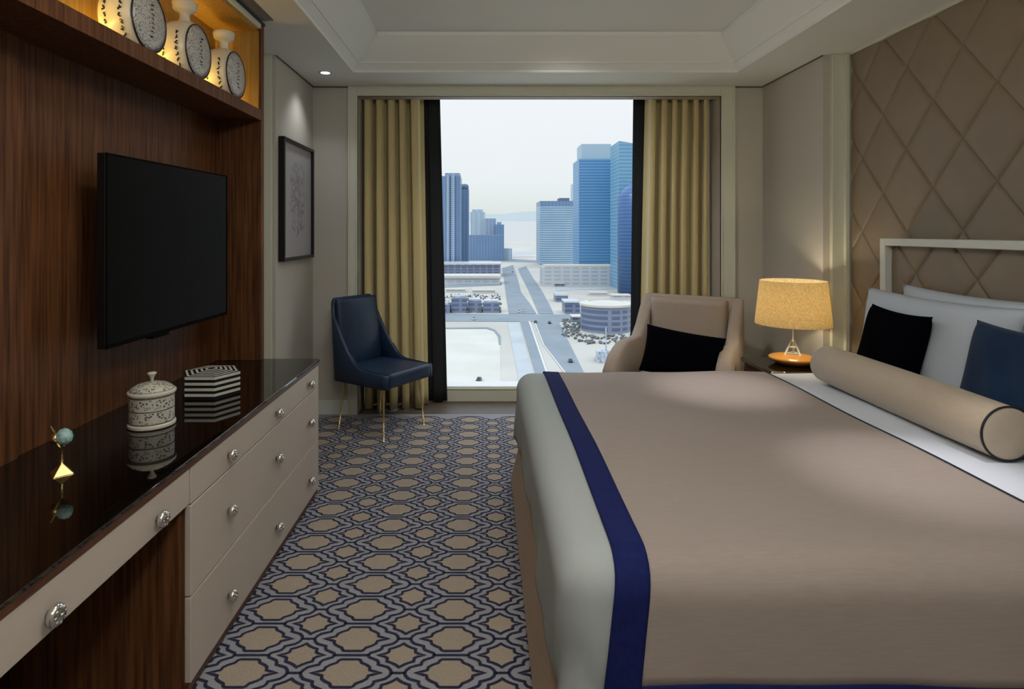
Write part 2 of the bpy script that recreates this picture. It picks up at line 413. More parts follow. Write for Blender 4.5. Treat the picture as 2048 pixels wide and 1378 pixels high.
# ================================================================== QUILTED WALL
def diamonds(x_front, y0, y1, z0, z1, cy, cz, hw=.197, hh=.23, puff=.015):
    """padded diamonds facing -X, clipped to a rectangle"""
    bm = bmesh.new(); n = 14
    ks = range(int((y0 - cy) / hw) - 3, int((y1 - cy) / hw) + 4); ls = range(int((z0 - cz) / hh) - 3, int((z1 - cz) / hh) + 4)
    for k in ks:
        for l in ls:
            if (k + l) % 2: continue
            # diamond whose centre is (cy + k*hw, cz + (l+1)*hh)
            oy, oz = cy + k * hw, cz + (l + 1) * hh
            grid = []
            for i in range(n + 1):
                row = []
                for j in range(n + 1):
                    a = (1 - math.cos(PI * i / n)) / 2; c = (1 - math.cos(PI * j / n)) / 2
                    y = oy + (a - c) * hw; z = oz + (a + c - 1) * hh
                    h = puff * (max(0, 1 - abs(2 * a - 1) ** 14) * max(0, 1 - abs(2 * c - 1) ** 14)) ** .5 * (.72 + .28 * math.sin(PI * a) * math.sin(PI * c))
                    row.append(bm.verts.new((x_front + puff - h, y, z)))
                grid.append(row)
            for i in range(n):
                for j in range(n): bm.faces.new((grid[i][j], grid[i][j + 1], grid[i + 1][j + 1], grid[i + 1][j])).smooth = True
    for co, no in (((0, y0, 0), (0, -1, 0)), ((0, y1, 0), (0, 1, 0)), ((0, 0, z0), (0, 0, -1)), ((0, 0, z1), (0, 0, 1))):
        bmesh.ops.bisect_plane(bm, geom=bm.verts[:] + bm.edges[:] + bm.faces[:], plane_co=co, plane_no=no, clear_outer=True)
    bmesh.ops.remove_doubles(bm, verts=bm.verts, dist=1e-5)
    return bm
def bm_obj(bm, name, m, parent=None, backing=None):
    if backing:
        x0, y0, z0, x1, y1, z1 = backing
        bmesh.ops.create_cube(bm, size=1, matrix=Matrix.Translation(((x0 + x1) / 2, (y0 + y1) / 2, (z0 + z1) / 2)) @ Matrix.Diagonal((x1 - x0, y1 - y0, z1 - z0, 1)))
    me = bpy.data.meshes.new(name); bm.to_mesh(me); bm.free(); me.materials.append(m)
    o = bpy.data.objects.new(name, me); COL.objects.link(o); o.parent = parent; return o
q = bm_obj(diamonds(2.352, -.6, 3.845, 0.02, 2.585, 2.96, 1.913), 'quilted_wall_panel', M['quilt'], backing=(2.366, -.6, 0, 2.385, 3.845, 2.585))
tag(q, 'brown padded wall panel of stitched diamonds behind the bed, up to the ceiling', 'wall panel')
b = MB(); b.box(2.345, -.6, 2.585, 2.385, 3.87, 2.6); struct(b.build('trim_8', M['trimw']))

# ================================================================== BED
ZT = .635
BX0, BX1, BY0, BY1 = .27, 2.2, 1.555, 3.415
def drape_point(x, y, x0, y0, x1, y1, zt, R, flare=.06, lift=0.0, wob=0.0):
    """flat cloth coordinates (x, y) folded over a rectangular top"""
    ex = min(max(x, x0), x1); ey = min(max(y, y0), y1)
    dx, dy = x - ex, y - ey; d = math.hypot(dx, dy)
    z = zt + lift
    z += .004 * math.sin(x * 5.1 + 1) * math.sin(y * 4.3) + .0025 * math.sin(x * 11 + y * 7)
    if d < 1e-9: return (ex, ey, z)
    ux, uy = dx / d, dy / d; Re = R + lift
    if d < R * PI / 2:
        t = d / R; out = Re * math.sin(t); drop = Re * (1 - math.cos(t))
    else:
        q_ = d - R * PI / 2; out = Re + flare * q_ + wob * q_ * (math.sin(x * 9 + y * 8) + .5 * math.sin(y * 21 + x * 17)); drop = Re + q_
    return (ex + ux * out, ey + uy * out, z - drop)
bed = thing('bed', 'king size bed with taupe upholstered base and white framed quilted headboard', 'bed', (1.25, 2.48, 0))
L0 = (-1.25, -2.48, 0)
b = MB(); b.add([(.143, 1.45, .01), (2.2, 1.45, .01), (2.2, 3.47, .01), (.143, 3.47, .01), (.235, 1.54, .40), (2.2, 1.54, .40), (2.2, 3.42, .40), (.235, 3.42, .40)],
    [(0, 3, 2, 1), (4, 5, 6, 7), (0, 1, 5, 4), (1, 2, 6, 5), (2, 3, 7, 6), (3, 0, 4, 7)]); b.build('bed_base', M['skirt'], bed, bevel=.025, seg=3, loc=L0)
b = MB(); b.box(.22, 1.52, .34, 2.2, 3.44, .59); b.build('mattress', M['sheet'], bed, bevel=.05, seg=4, loc=L0)
hb = bm_obj(diamonds(2.262, .9, 3.33, .30, 1.372, 2.96 + .0, 1.913 - .46 * 3, puff=.014), 'headboard_panel', M['quilt'], bed, backing=(2.276, .9, .02, 2.352, 3.33, 1.372)); hb.location = L0
b = MB(); b.box(2.225, 3.33, .02, 2.352, 3.375, 1.412); b.box(2.225, .86, .02, 2.352, .9, 1.412); b.box(2.225, .9, 1.372, 2.352, 3.33, 1.412)
b.build('headboard_frame', M['frame_w'], bed, bevel=.004, loc=L0)

# duvet
duv = MB()
def duvf(u, v):
    x = .27 - .37 + (1.98 - (.27 - .37)) * u; y = (BY0 - .40) + (BY1 + .36 - (BY0 - .40)) * v
    if x < .27: x += .03 * math.sin(y * 3.1) * (.27 - x) / .3
    return drape_point(x, y, .27, BY0, 9, BY1, ZT, .09, wob=.035, flare=.02)
duv.grid(duvf, 110, 120)
tag(duv.build('duvet', M['duvet'], smooth=True, solid=.012), 'white duvet spread over the bed and hanging down at its foot', 'duvet')

# throw with navy border: body, side band and hem band
def thrf(x, y, lift=.012):
    p = drape_point(x, y, .20, BY0, 9, BY1, ZT, .09, flare=.02, lift=lift, wob=.012)
    dr = max(0, ZT - p[2] - .02)
    return (p[0] - (.12 * dr + .018 * max(0, 2.3 - p[1]) ** 1.5) * max(0, 1 - (x - .3) / 1.3), p[1], p[2])
YA, YB = BY0 - .335, BY1 + .33
b = MB(); b.grid(lambda u, v: thrf(.418 + (1.60 - .418) * u, YA + (YB - YA) * v), 90, 120)
thr = b.build('bed_throw', M['throw'], smooth=True, solid=.006)
tag(thr, 'taupe blanket laid across the bed with a navy band along its edge', 'blanket')
b = MB(); b.grid(lambda u, v: thrf(.335 + (.420 - .335) * u, YA - .10 + (YB - YA + .1) * v, .0125), 8, 120)
b.grid(lambda u, v: thrf(.420 + (1.60 - .420) * u, YA - .10 + .10 * v, .0125), 90, 8)
b.build('throw_border', M['navy'], thr, smooth=True, solid=.006)['label'] = 'navy satin border band'
b = MB(); b.tube([thrf(1.603, YA - .1 + (YB - YA + .1) * i / 60, .012) for i in range(61)], .0045, 8)
b.build('piping', M['navy_dark'], thr, smooth=True)['label'] = 'thin dark piping'

# added sheet over the duvet; bluish daylight put into its colour
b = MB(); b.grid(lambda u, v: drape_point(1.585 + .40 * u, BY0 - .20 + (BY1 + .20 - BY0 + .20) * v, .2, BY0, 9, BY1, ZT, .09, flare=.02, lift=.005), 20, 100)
tag(b.build('daylit_strip_sheet', M['daylit_strip'], smooth=True, solid=.004), 'added bluish sheet over the duvet strip between blanket and bolster, daylight painted into its colour', 'sheet')

# pillows
def cushion(w_, h_, t_, pinch=.07, n=26, seed=0, piping=0):
    rnd = random.Random(seed); ph = [rnd.uniform(0, 6) for _ in range(4)]
    b = MB()
    def f(sgn):
        def g(a, c):
            u = 2 * a - 1; v = 2 * c - 1
            x = w_ / 2 * u * (1 - pinch * (1 - v * v)); z = h_ / 2 * v * (1 - pinch * (1 - u * u))
            th = t_ / 2 * (max(0, 1 - u ** 4) * max(0, 1 - v ** 4)) ** .55
            th *= 1 + .06 * math.sin(3 * u + ph[0]) * math.sin(2.5 * v + ph[1])
            th += .004 * math.sin(9 * u + ph[2] + 4 * v) * (1 - u * u) * (1 - v * v)
            return (x, sgn * th, z)
        return g
    b.grid(f(-1), n, n); b.grid(f(1), n, n, flip=True)
    return b
def place_cushion(name, m, w_, h_, t_, c, yaw, lean, label, cat, group=None, seed=0, roll=0, pinch=.07):
    """local x = width, local z = height, local y = thickness, front faces local -y"""
    o = cushion(w_, h_, t_, pinch, seed=seed).build(name, m, smooth=True, merge=True)
    o.rotation_euler = (Matrix.Rotation(yaw, 3, 'Z') @ Matrix.Rotation(lean, 3, 'X') @ Matrix.Rotation(roll, 3, 'Y')).to_euler()
    o.location = c; tag(o, label, cat, group); return o
FACE = -PI / 2   # local -y looks towards -X
place_cushion('pillow', M['sheet'], .94, .54, .13, (2.187, 2.69, .905), FACE, -.07, 'white pillow resting against the headboard, its top just above the others', 'pillow', 'white bed pillows', 1)
place_cushion('pillow', M['sheet'], .96, .52, .13, (2.075, 2.82, .89), FACE + .02, -.18, 'white pillow directly behind the black velvet cushion on the bed', 'pillow', 'white bed pillows', 2)
place_cushion('pillow', M['sheet'], .94, .54, .13, (2.187, 1.72, .905), FACE, -.07, 'white pillow against the headboard nearest the camera', 'pillow', 'white bed pillows', 3)
place_cushion('pillow', M['sheet'], .96, .52, .13, (2.075, 1.84, .89), FACE - .02, -.18, 'white pillow behind the blue velvet cushion at the right edge of the view', 'pillow', 'white bed pillows', 4)
place_cushion('cushion', M['black_velvet'], .50, .45, .12, (1.975, 2.93, .85), FACE - .10, -.24, 'black velvet cushion leaning on white pillows at the head of the bed', 'cushion', seed=5)
place_cushion('cushion', M['blue_velvet'], .52, .47, .12, (1.985, 2.24, .855), FACE - .05, -.24, 'deep blue velvet cushion on the bed, right of the black one', 'cushion', seed=6)

# bolster
bol = thing('bolster', 'long beige cylindrical bolster with dark piped ends lying across the bed', 'bolster', (1.84, 2.66, ZT + .105))
R_ = .096
prof = [(0, -.56), (.04, -.563), (.08, -.561), (R_ - .006, -.558), (R_, -.55), (R_ + .003, -.3), (R_ + .004, 0), (R_ + .003, .3), (R_, .55), (R_ - .006, .558), (.08, .561), (.04, .563), (0, .56)]
b = MB().lathe(prof, 48); b.xf(Matrix.Rotation(PI / 2, 4, 'X')); b.build('cover', M['bolster'], bol, smooth=True, merge=True)
for s_ in (-1,):
    b = MB(); b.tube([((R_ - .001) * math.cos(t * PI / 24), s_ * .556, (R_ - .001) * math.sin(t * PI / 24)) for t in range(49)], .004, 8, caps=False)
    b.build('piping', M['navy_dark'], bol, smooth=True)

# ================================================================== NIGHTSTAND AND LAMP
ns = thing('nightstand', 'dark wooden nightstand between bed and armchair, carrying the lit lamp', 'nightstand', (1.9, 3.77, 0))
b = MB(); b.box(-.18, -.2, .05, .27, .2, .59); b.build('body', M['wood_dark'], ns, bevel=.004)
b = MB(); b.box(-.20, -.22, .59, .29, .21, .615); b.build('top', M['top'], ns, bevel=.003)
b = MB(); b.box(-.192, -.18, .34, -.18, .18, .56); b.build('drawer', M['wood_dark'], ns, bevel=.003)
for (x, y) in ((-.16, -.18), (.25, -.18), (-.16, .18), (.25, .18)):
    MB().box(x - .018, y - .018, 0, x + .018, y + .018, .05).build('leg', M['black'], ns)
lamp = thing('table_lamp', 'lit table lamp with linen drum shade and white openwork foot on amber dish', 'lamp', (1.945, 3.78, .615))
b = MB().lathe([(.07, 0), (.10, .004), (.138, .030), (.143, .038), (.138, .044), (.10, .054), (.05, .062), (0, .064)], 48); b.build('base_dish', M['amber'], lamp, smooth=True)['label'] = 'amber wooden dish base'
b = MB()
for k in range(3):
    a = 2 * PI * k / 3 - PI / 2 + .5
    p = Vector((math.cos(a), math.sin(a), 0)); q2 = Vector((math.cos(a + 2 * PI / 3), math.sin(a + 2 * PI / 3), 0))
    b.tube([p * .050 + Vector((0, 0, .055)), p * .03 + Vector((0, 0, .10)), p * .007 + Vector((0, 0, .15))], [.007, .006, .005], 8)
    b.tube([p * .046 + Vector((0, 0, .066)), q2 * .046 + Vector((0, 0, .066))], .005, 8)
    b.tube([p * .028 + Vector((0, 0, .105)), q2 * .028 + Vector((0, 0, .105))], .0045, 8)
b.build('openwork_foot', M['frame_w'], lamp, smooth=True)['label'] = 'small white openwork pyramid'
b = MB().tube([(0, 0, .14), (0, 0, .36)], .005, 10); b.build('stem', M['metal_grey'], lamp, smooth=True)
b = MB().lathe([(.012, .30), (.026, .33), (.034, .36), (.028, .39), (0, .405)], 20); b.build('bulb', M['bulb'], lamp, smooth=True)
b = MB().lathe([(.222, .25), (.222, .2505), (.193, .525), (.190, .525), (.2185, .2505), (.2185, .25)], 56)
b.f = b.f[:-2]; b.mi = b.mi[:-2]
b.build('lamp_shade', M['shade'], lamp, smooth=False)
b = MB()
for k in range(3):
    a = 2 * PI * k / 3; b.tube([(0, 0, .47), (.19 * math.cos(a), .19 * math.sin(a), .50)], .002, 6)
b.tube([(0, 0, .36), (0, 0, .47)], .003, 6)
b.build('shade_holder', M['metal_grey'], lamp)
pl = bpy.data.lights.new('lamp_bulb_light', 'POINT'); pl.energy = 9 * K; pl.color = (1, .86, .60); pl.shadow_soft_size = .05
po = bpy.data.objects.new('lamp_bulb_light', pl); COL.objects.link(po); po.parent = lamp; po.location = (0, 0, .385)

# ================================================================== DOWNLIGHTS
def downlight(loc, energy, spot, label, blend=.6, color=(1, .96, .90), target=None, size=.04, group=None):
    root = thing('downlight', label, 'ceiling light', loc, 0, group)
    b = MB().lathe([(.030, .0), (.046, -.004), (.052, 0), (.052, .006), (.030, .006)], 32); b.f = b.f[:-2]; b.mi = b.mi[:-2]; b.build('ring', M['frame_w'], root, smooth=True)
    b = MB().lathe([(.0, -.002), (.033, -.002), (.033, .004), (0, .004)], 24); b.build('lens', M['lens'], root)
    l = bpy.data.lights.new('downlight_light', 'SPOT'); l.energy = energy * K; l.spot_size = math.radians(spot); l.spot_blend = blend
    l.color = color; l.shadow_soft_size = size
    o = bpy.data.objects.new('downlight_light', l); COL.objects.link(o); o.parent = root; o.location = (0, 0, -.035)
    if target:
        d = Vector(target) - Vector(loc); o.rotation_euler = d.to_track_quat('-Z', 'Y').to_euler()
downlight((-1.158, 4.34, 2.6), 8, 105, 'lit round downlight in the soffit above the framed picture', target=(-1.52, 4.36, 0), color=(.93, .95, 1), blend=1)
downlight((1.22, 3.08, 2.83), 120, 24, 'round downlight over the far half of the bed', blend=1, color=(1, .95, .95))
downlight((1.45, 2.02, 2.83), 100, 26, 'round downlight over the near half of the bed beside the bolster', blend=1, color=(1, .95, .95))
for i, (x, y, lab, en) in enumerate(((-.3, 3.3, 'added unseen fill downlight in the coffer over the aisle near the window', 16), (-.3, 1.7, 'added unseen fill downlight in the coffer over the aisle beside the media cabinet', 24),
                          (.5, 0.2, 'added unseen fill downlight in the coffer above the camera position', 18), (-.4, -.9, 'added unseen fill downlight in the coffer at the rear left of the room', 16),
                          (1.3, -.8, 'added unseen fill downlight in the coffer at the rear right of the room', 16))):
    downlight((x, y, 2.83), en, 150, lab, blend=.8, size=.12)  # coffer downlights added out of view as general fill light

downlight((.45, 3.5, 2.83), 68, 95, 'added unseen fill downlight in the coffer turned towards the window wall', blend=.9, target=(.7, 4.9, .9), size=.08)  # unseen spot added to brighten the window wall and curtains
def dome(loc, energy, label):  # unseen dome lamps added to fill the room with light
    root = thing('fill_dome_lamp', label, 'ceiling light', loc)
    MB().lathe([(.15, -.012), (.17, -.01), (.17, 0), (0, 0)], 40).build('mounting_plate', M['frame_w'], root)
    b = MB().lathe([(0, -.08), (.06, -.076), (.11, -.060), (.14, -.035), (.15, -.012)], 40); b.build('fill_dome_shell', M['dome'], root, smooth=True)
    l = bpy.data.lights.new('fill_dome_light', 'POINT'); l.energy = energy * K; l.color = (1, .975, .93); l.shadow_soft_size = .15
    o = bpy.data.objects.new('fill_dome_light', l); COL.objects.link(o); o.parent = root; o.location = (0, 0, -.26)
M['dome'] = glow('fill_dome_glow', (1, .98, .95), 2.0)
dome((.35, 1.0, 2.83), 25, 'added unseen fill dome lamp in the coffer over the foot of the bed')
dome((.3, -.6, 2.83), 33, 'added unseen fill dome lamp in the coffer at the rear of the room')
# ================================================================== WALL UNIT, DESK, DRAWERS
WX0, WX1 = -1.49, -1.22
BXP = -1.466
unit = thing('media_cabinet', 'walnut media cabinet with lit display niche above the television panel', 'cabinet', (-1.4, 2, 0))
U0 = (1.4, -2, 0)
b = MB(); b.box(-1.49, .3, .747, BXP, 3.262, 2.055); b.box(BXP, .3, .747, BXP + .014, 1.86, 2.055)
b.build('back_panel', M['wood'], unit, loc=U0)
b = MB(); b.box(-1.49, 3.262, .7475, WX1, 3.305, 2.595); b.build('side_panel', M['wood'], unit, bevel=.002, loc=U0)
b = MB(); b.box(-1.49, .3, 2.055, WX1, 3.262, 2.113); b.build('shelf', M['wood'], unit, bevel=.002, loc=U0)
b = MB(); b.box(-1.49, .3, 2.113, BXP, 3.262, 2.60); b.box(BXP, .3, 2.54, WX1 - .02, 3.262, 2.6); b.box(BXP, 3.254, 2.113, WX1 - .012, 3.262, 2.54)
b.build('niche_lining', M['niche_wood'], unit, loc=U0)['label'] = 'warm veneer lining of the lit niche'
b = MB(); b.box(WX1 - .02, .3, 2.555, WX1, 3.262, 2.592); b.build('pelmet', M['trimw'], unit, bevel=.002, loc=U0)['label'] = 'cream lip at the top of the niche'
b = MB(); b.box(WX1, .3, 2.58, WX1 + .006, 3.305, 2.594); b.build('edge_strip', M['black'], unit, loc=U0)
b = MB(); b.box(BXP + .006, .4, 2.116, BXP + .022, 3.24, 2.124); b.build('led_strip', M['led'], unit, loc=U0)['label'] = 'glowing warm light strip'

wt = MB(); wt.box(-1.49, .3, .7365, -.914, 3.31, .747, 0); wt.box(-1.49, .3, .7155, -.917, 3.308, .7365, 1)
tag(wt.build('worktop', [M['top'], M['edge']], bevel=.0015), 'long glossy dark brown worktop running over the desk and the drawers', 'worktop')

def knob(parent, loc, r=.0175):
    b = MB()
    b.lathe([(.010, 0), (.009, .006), (r * .8, .009), (r, .014), (r * .96, .022), (r * .7, .028), (0, .030)], 20)
    for k in range(8):
        a = 2 * PI * k / 8; b.lathe([(0, 0), (.0042, .001), (.003, .0035), (0, .0045)], 8, (r * .64 * math.cos(a), r * .64 * math.sin(a), .0255))
    b.lathe([(0, 0), (.005, .001), (.0035, .004), (0, .005)], 8, (0, 0, .0285))
    b.xf(Matrix.Rotation(PI / 2, 4, 'Y'))
    o = b.build('knob', M['chrome'], parent, smooth=True); o.location = loc; return o
FX = -.92
chest = thing('chest_of_drawers', 'taupe lacquered chest of three wide drawers with silver knobs under the worktop', 'chest of drawers', (-1.2, 2.59, 0))
C0 = (1.2, -2.59, 0)
b = MB(); b.box(-1.488, 1.867, .03, FX - .02, 3.30, .7145); b.box(-1.46, 1.89, 0, FX - .03, 3.28, .03)
b.build('carcass', M['wood'], chest, loc=C0)
b = MB(); b.box(FX - .022, 1.867, .012, FX - .004, 3.302, .036); b.build('plinth', M['edge'], chest, loc=C0)
b = MB(); b.box(FX - .02, 3.285, .036, FX, 3.305, .7145); b.build('end_stile', M['lacquer'], chest, loc=C0)
for z0, z1, kz in ((.598, .713, .65), (.309, .594, .450), (.038, .305, .145)):
    b = MB(); b.box(FX - .02, 1.872, z0, FX, 3.283, z1); d = b.build('drawer', M['lacquer'], chest, bevel=.0025, loc=C0)
    for ky in (2.147, 2.64, 3.13): knob(d, (FX, ky, kz), .022)
desk = thing('desk', 'taupe fronted writing desk with open kneehole beside the drawers', 'desk', (-1.2, 1.1, 0))
D0 = (1.2, -1.1, 0)
b = MB(); b.box(-1.488, .34, .604, FX - .02, 1.863, .7145); b.build('drawer_box', M['wood'], desk, loc=D0)
b = MB(); b.box(FX - .02, .42, .603, FX, 1.863, .713); d = b.build('drawer', M['lacquer'], desk, bevel=.0025, loc=D0)
for ky in (1.26, 1.68, .84): knob(d, (FX, ky, .645), .024)
b = MB(); b.box(-1.488, 1.845, 0, FX - .022, 1.865, .603); b.build('side_panel', M['wood'], desk, loc=D0)
b = MB(); b.box(-1.488, .36, .02, -1.465, 1.845, .603); b.build('back_panel', M['wood_dark'], desk, loc=D0)
b = MB(); b.box(-1.488, .3, 0, FX, .34, .7145); b.build('side_panel', M['wood'], desk, loc=D0)

# ================================================================== TELEVISION
ang = math.atan2(-1.326 + 1.284, 2.98 - 2.096)
tvc = Vector(((-1.326 - 1.284) / 2, (2.096 + 2.98) / 2, 1.383)); Lt = .885; Ht = .69
tv = thing('television', 'flat black television on a bracket against the walnut panel', 'television', tvc, -ang * -1)
tv.rotation_euler = (0, 0, -math.atan2(-1.284 + 1.326, 2.98 - 2.096))
# local: screen faces +x, long side along y
b = MB(); b.box(-.035, -Lt / 2, -Ht / 2, -.004, Lt / 2, Ht / 2); b.box(-.06, -Lt / 2 + .12, -Ht / 2 + .05, -.035, Lt / 2 - .12, Ht / 2 - .2); b.build('body', M['black'], tv, bevel=.003)
b = MB(); b.box(-.004, -Lt / 2 + .006, -Ht / 2 + .014, -.001, Lt / 2 - .006, Ht / 2 - .006); b.build('screen', M['screen'], tv)
b = MB()
b.box(-.004, -Lt / 2, -Ht / 2, .001, Lt / 2, -Ht / 2 + .014); b.box(-.004, -Lt / 2, Ht / 2 - .006, .001, Lt / 2, Ht / 2)
b.box(-.004, -Lt / 2, -Ht / 2, .001, -Lt / 2 + .006, Ht / 2); b.box(-.004, Lt / 2 - .006, -Ht / 2, .001, Lt / 2, Ht / 2)
b.box(-.03, -.17, -Ht / 2 - .012, .0, -.06, -Ht / 2)
b.build('bezel', M['matt_black'], tv)
b = MB(); b.box(-.14, -.12, -.12, -.06, .12, .12); b.build('wall_bracket', M['black'], tv, bevel=.004)

# ================================================================== THINGS ON THE WORKTOP
ZW = .747
jar = thing('lidded_jar', 'round cream porcelain jar with lid, painted with black figures', 'jar', (-1.213, 2.18, ZW))
b = MB().lathe([(.074, 0), (.079, .004), (.079, .012), (.0745, .016), (.0735, .02), (.0735, .115), (.0, .115)], 48)
b.build('body', M['porcelain'], jar, smooth=False)
b = MB()
for z0, z1 in ((.022, .060), (.068, .106)): b.lathe([(.0739, z0), (.0742, z0), (.0742, z1), (.0739, z1)], 48)
b.build('figure_band', M['jar_band'], jar)['label'] = 'bands of small black painted figures'
b = MB()
for z0 in (.018, .0635, .110): b.lathe([(.0739, z0), (.0745, z0), (.0745, z0 + .0022), (.0739, z0 + .0022)], 48)
b.build('black_line', M['paint_black'], jar)
b = MB().lathe([(.0, .116), (.077, .116), (.080, .119), (.080, .126), (.076, .130), (0, .130)], 48); lid = b.build('lid', M['porcelain'], jar)
b = MB().lathe([(.074, .130), (.068, .138), (.050, .149), (.028, .155), (.008, .157), (0, .157)], 40); b.build('lid_pattern', M['jar_band'], lid, smooth=True)
b = MB().lathe([(.006, .155), (.0055, .168), (.008, .176), (.015, .186), (.016, .190), (.012, .192), (0, .192)], 24); b.build('knob', M['porcelain'], lid, smooth=True)

hexb = thing('hexagonal_box', 'low hexagonal box with black and ivory stripes', 'box', (-1.195, 2.615, ZW), math.radians(0))
def hexpoly(r, rot=0): return [(r * math.cos(PI / 3 * k + rot), r * math.sin(PI / 3 * k + rot)) for k in range(6)]
b = MB(); hb_r = .126; nst = 8; hh_ = .094
rot = 0
for k in range(nst):
    b.prism(hexpoly(hb_r, rot), hh_ * k / nst, hh_ * (k + 1) / nst, 0 if k % 2 else 1)
for k in range(11):
    b.prism(hexpoly(hb_r * (1 - k / 11.5), rot), hh_ + k * .0012, hh_ + (k + 1) * .0012, 1 if k % 2 == 0 else 0)
b.build('box_body', [M['box_white'], M['paint_black']], hexb)

orn = thing('brass_ornament', 'small brass stand holding a blue green crystal globe', 'ornament', (-1.232, 1.742, ZW))
b = MB(); b.add([(-.027, -.027, 0), (.027, -.027, 0), (.027, .027, 0), (-.027, .027, 0), (0, 0, .034)], [(3, 2, 1, 0), (0, 1, 4), (1, 2, 4), (2, 3, 4), (3, 0, 4)])
b.xf(Matrix.Rotation(PI / 4, 4, 'Z')); b.build('base', M['brass'], orn, bevel=.002)
b = MB(); b.tube([(0, 0, .02), (0, 0, .072)], .0035, 10); b.tube([(-.022, 0, .115), (-.019, 0, .095), (-.008, 0, .080), (0, 0, .072), (.008, 0, .08)], .0035, 10); b.tube([(-.024, 0, .100), (-.017, -.004, .118), (-.028, -.006, .140)], [.006, .004, .003], 8)
b.lathe([(0, -.016), (.012, -.013), (.017, 0), (.012, .013), (0, .016)], 16, (-.018, 0, .103)); b.build('stem', M['brass'], orn, smooth=True)
bm = bmesh.new(); bmesh.ops.create_icosphere(bm, subdivisions=2, radius=.0245); me = bpy.data.meshes.new('globe'); bm.to_mesh(me); bm.free(); me.materials.append(M['crystal'])
g = bpy.data.objects.new('globe', me); COL.objects.link(g); g.parent = orn; g.location = (.008, 0, .108); g.scale = (1, .7, 1); g['label'] = 'faceted blue green crystal globe'

# ================================================================== MOON FLASKS ON THE SHELF
def flask(loc, label, group, seed):
    """drum-shaped body, flat faces towards +x / -x"""
    rt = thing('moon_flask', label, 'vase', loc, 0, group)
    R2, T = .132, .062
    zc = R2 + .004
    prof = [(0, -T - .012), (.07, -T - .010), (.105, -T - .004), (.114, -T), (.126, -T * .75), (R2, -T * .35), (R2, T * .35), (.126, T * .75), (.114, T)]
    b = MB().lathe(prof, 56); b.xf(Matrix.Translation((0, 0, zc)) @ Matrix.Rotation(PI / 2, 4, 'Y')); b.build('body', M['porcelain'], rt, smooth=True)
    prof = [(.112, T - .001), (.113, T + .002), (.09, T + .008), (.05, T + .012), (0, T + .014)]
    b = MB().lathe(prof, 56); b.xf(Matrix.Translation((0, 0, zc)) @ Matrix.Rotation(PI / 2, 4, 'Y')); b.build('round_face', M['vase_face'], rt, smooth=True)['label'] = 'round grey speckled face'
    b = MB()
    b.tube([(T + .001, .1155 * math.cos(a * PI / 30), zc + .1155 * math.sin(a * PI / 30)) for a in range(61)], .0034, 8, caps=False)
    for a in range(40):
        t = 2 * PI * a / 40; b.lathe([(0, -.003), (.004, 0), (0, .004)], 6, (T + .001, .1155 * math.cos(t), zc + .1155 * math.sin(t)))
    b.build('beaded_rim', M['paint_black'], rt, smooth=True)['label'] = 'black beaded rim'
    # painted strokes: down the side and on the face
    rnd = random.Random(seed); b = MB()
    for col_, xx in ((0, -.028), (1, .004), (2, .03)):
        for k in range(7):
            th = -PI / 2 - .75 + k * .16 + rnd.uniform(-.03, .03) + .42
            pts = []
            for q3 in range(4):
                tt = -PI + .9 - (k * .18) - q3 * .035 - .15
                pts.append((xx + rnd.uniform(-.007, .007), (R2 + .0008) * math.cos(tt + PI * 0) * 1.0, zc + (R2 + .0008) * math.sin(tt + PI * 0)))
            if col_ != 1: b.tube(pts, .0032, 5)
        if b.v: b.build('painted_stroke', M['paint_black'], rt)['label'] = 'column of black brush marks'
        b = MB()
    for k in range(8):
        z = zc + .06 - k * .017; y0 = rnd.uniform(-.006, .006)
        b.tube([(T + .0125, y0 - .008, z), (T + .014, y0, z + rnd.uniform(-.006, .006)), (T + .0125, y0 + .008, z + rnd.uniform(-.004, .004))], .0022, 5)
    b.build('painted_stroke', M['paint_black'], rt)['label'] = 'column of black brush marks on the round face'
    b = MB().lathe([(.034, 2 * R2 - .008), (.024, 2 * R2 + .012), (.021, 2 * R2 + .034), (.026, 2 * R2 + .044), (.042, 2 * R2 + .052), (.050, 2 * R2 + .060), (.048, 2 * R2 + .070), (.052, 2 * R2 + .076), (.052, 2 * R2 + .090), (.044, 2 * R2 + .094), (.03, 2 * R2 + .090), (0, 2 * R2 + .088)], 32)
    b.build('neck', M['porcelain'], rt, smooth=True)
    b = MB().lathe([(.05, 0), (.046, .006), (.03, .012), (0, .012)], 24); b.build('foot', M['porcelain'], rt, smooth=True)
    return rt
ZS = 2.113
flask((-1.335, 3.06, ZS), 'moon flask nearest the window in the lit niche', 'moon flasks in the niche', 1)
flask((-1.335, 2.66, ZS), 'middle one of the three moon flasks in the lit niche', 'moon flasks in the niche', 2)
flask((-1.335, 2.27, ZS), 'moon flask cut off by the top of the view, above the television', 'moon flasks in the niche', 3)

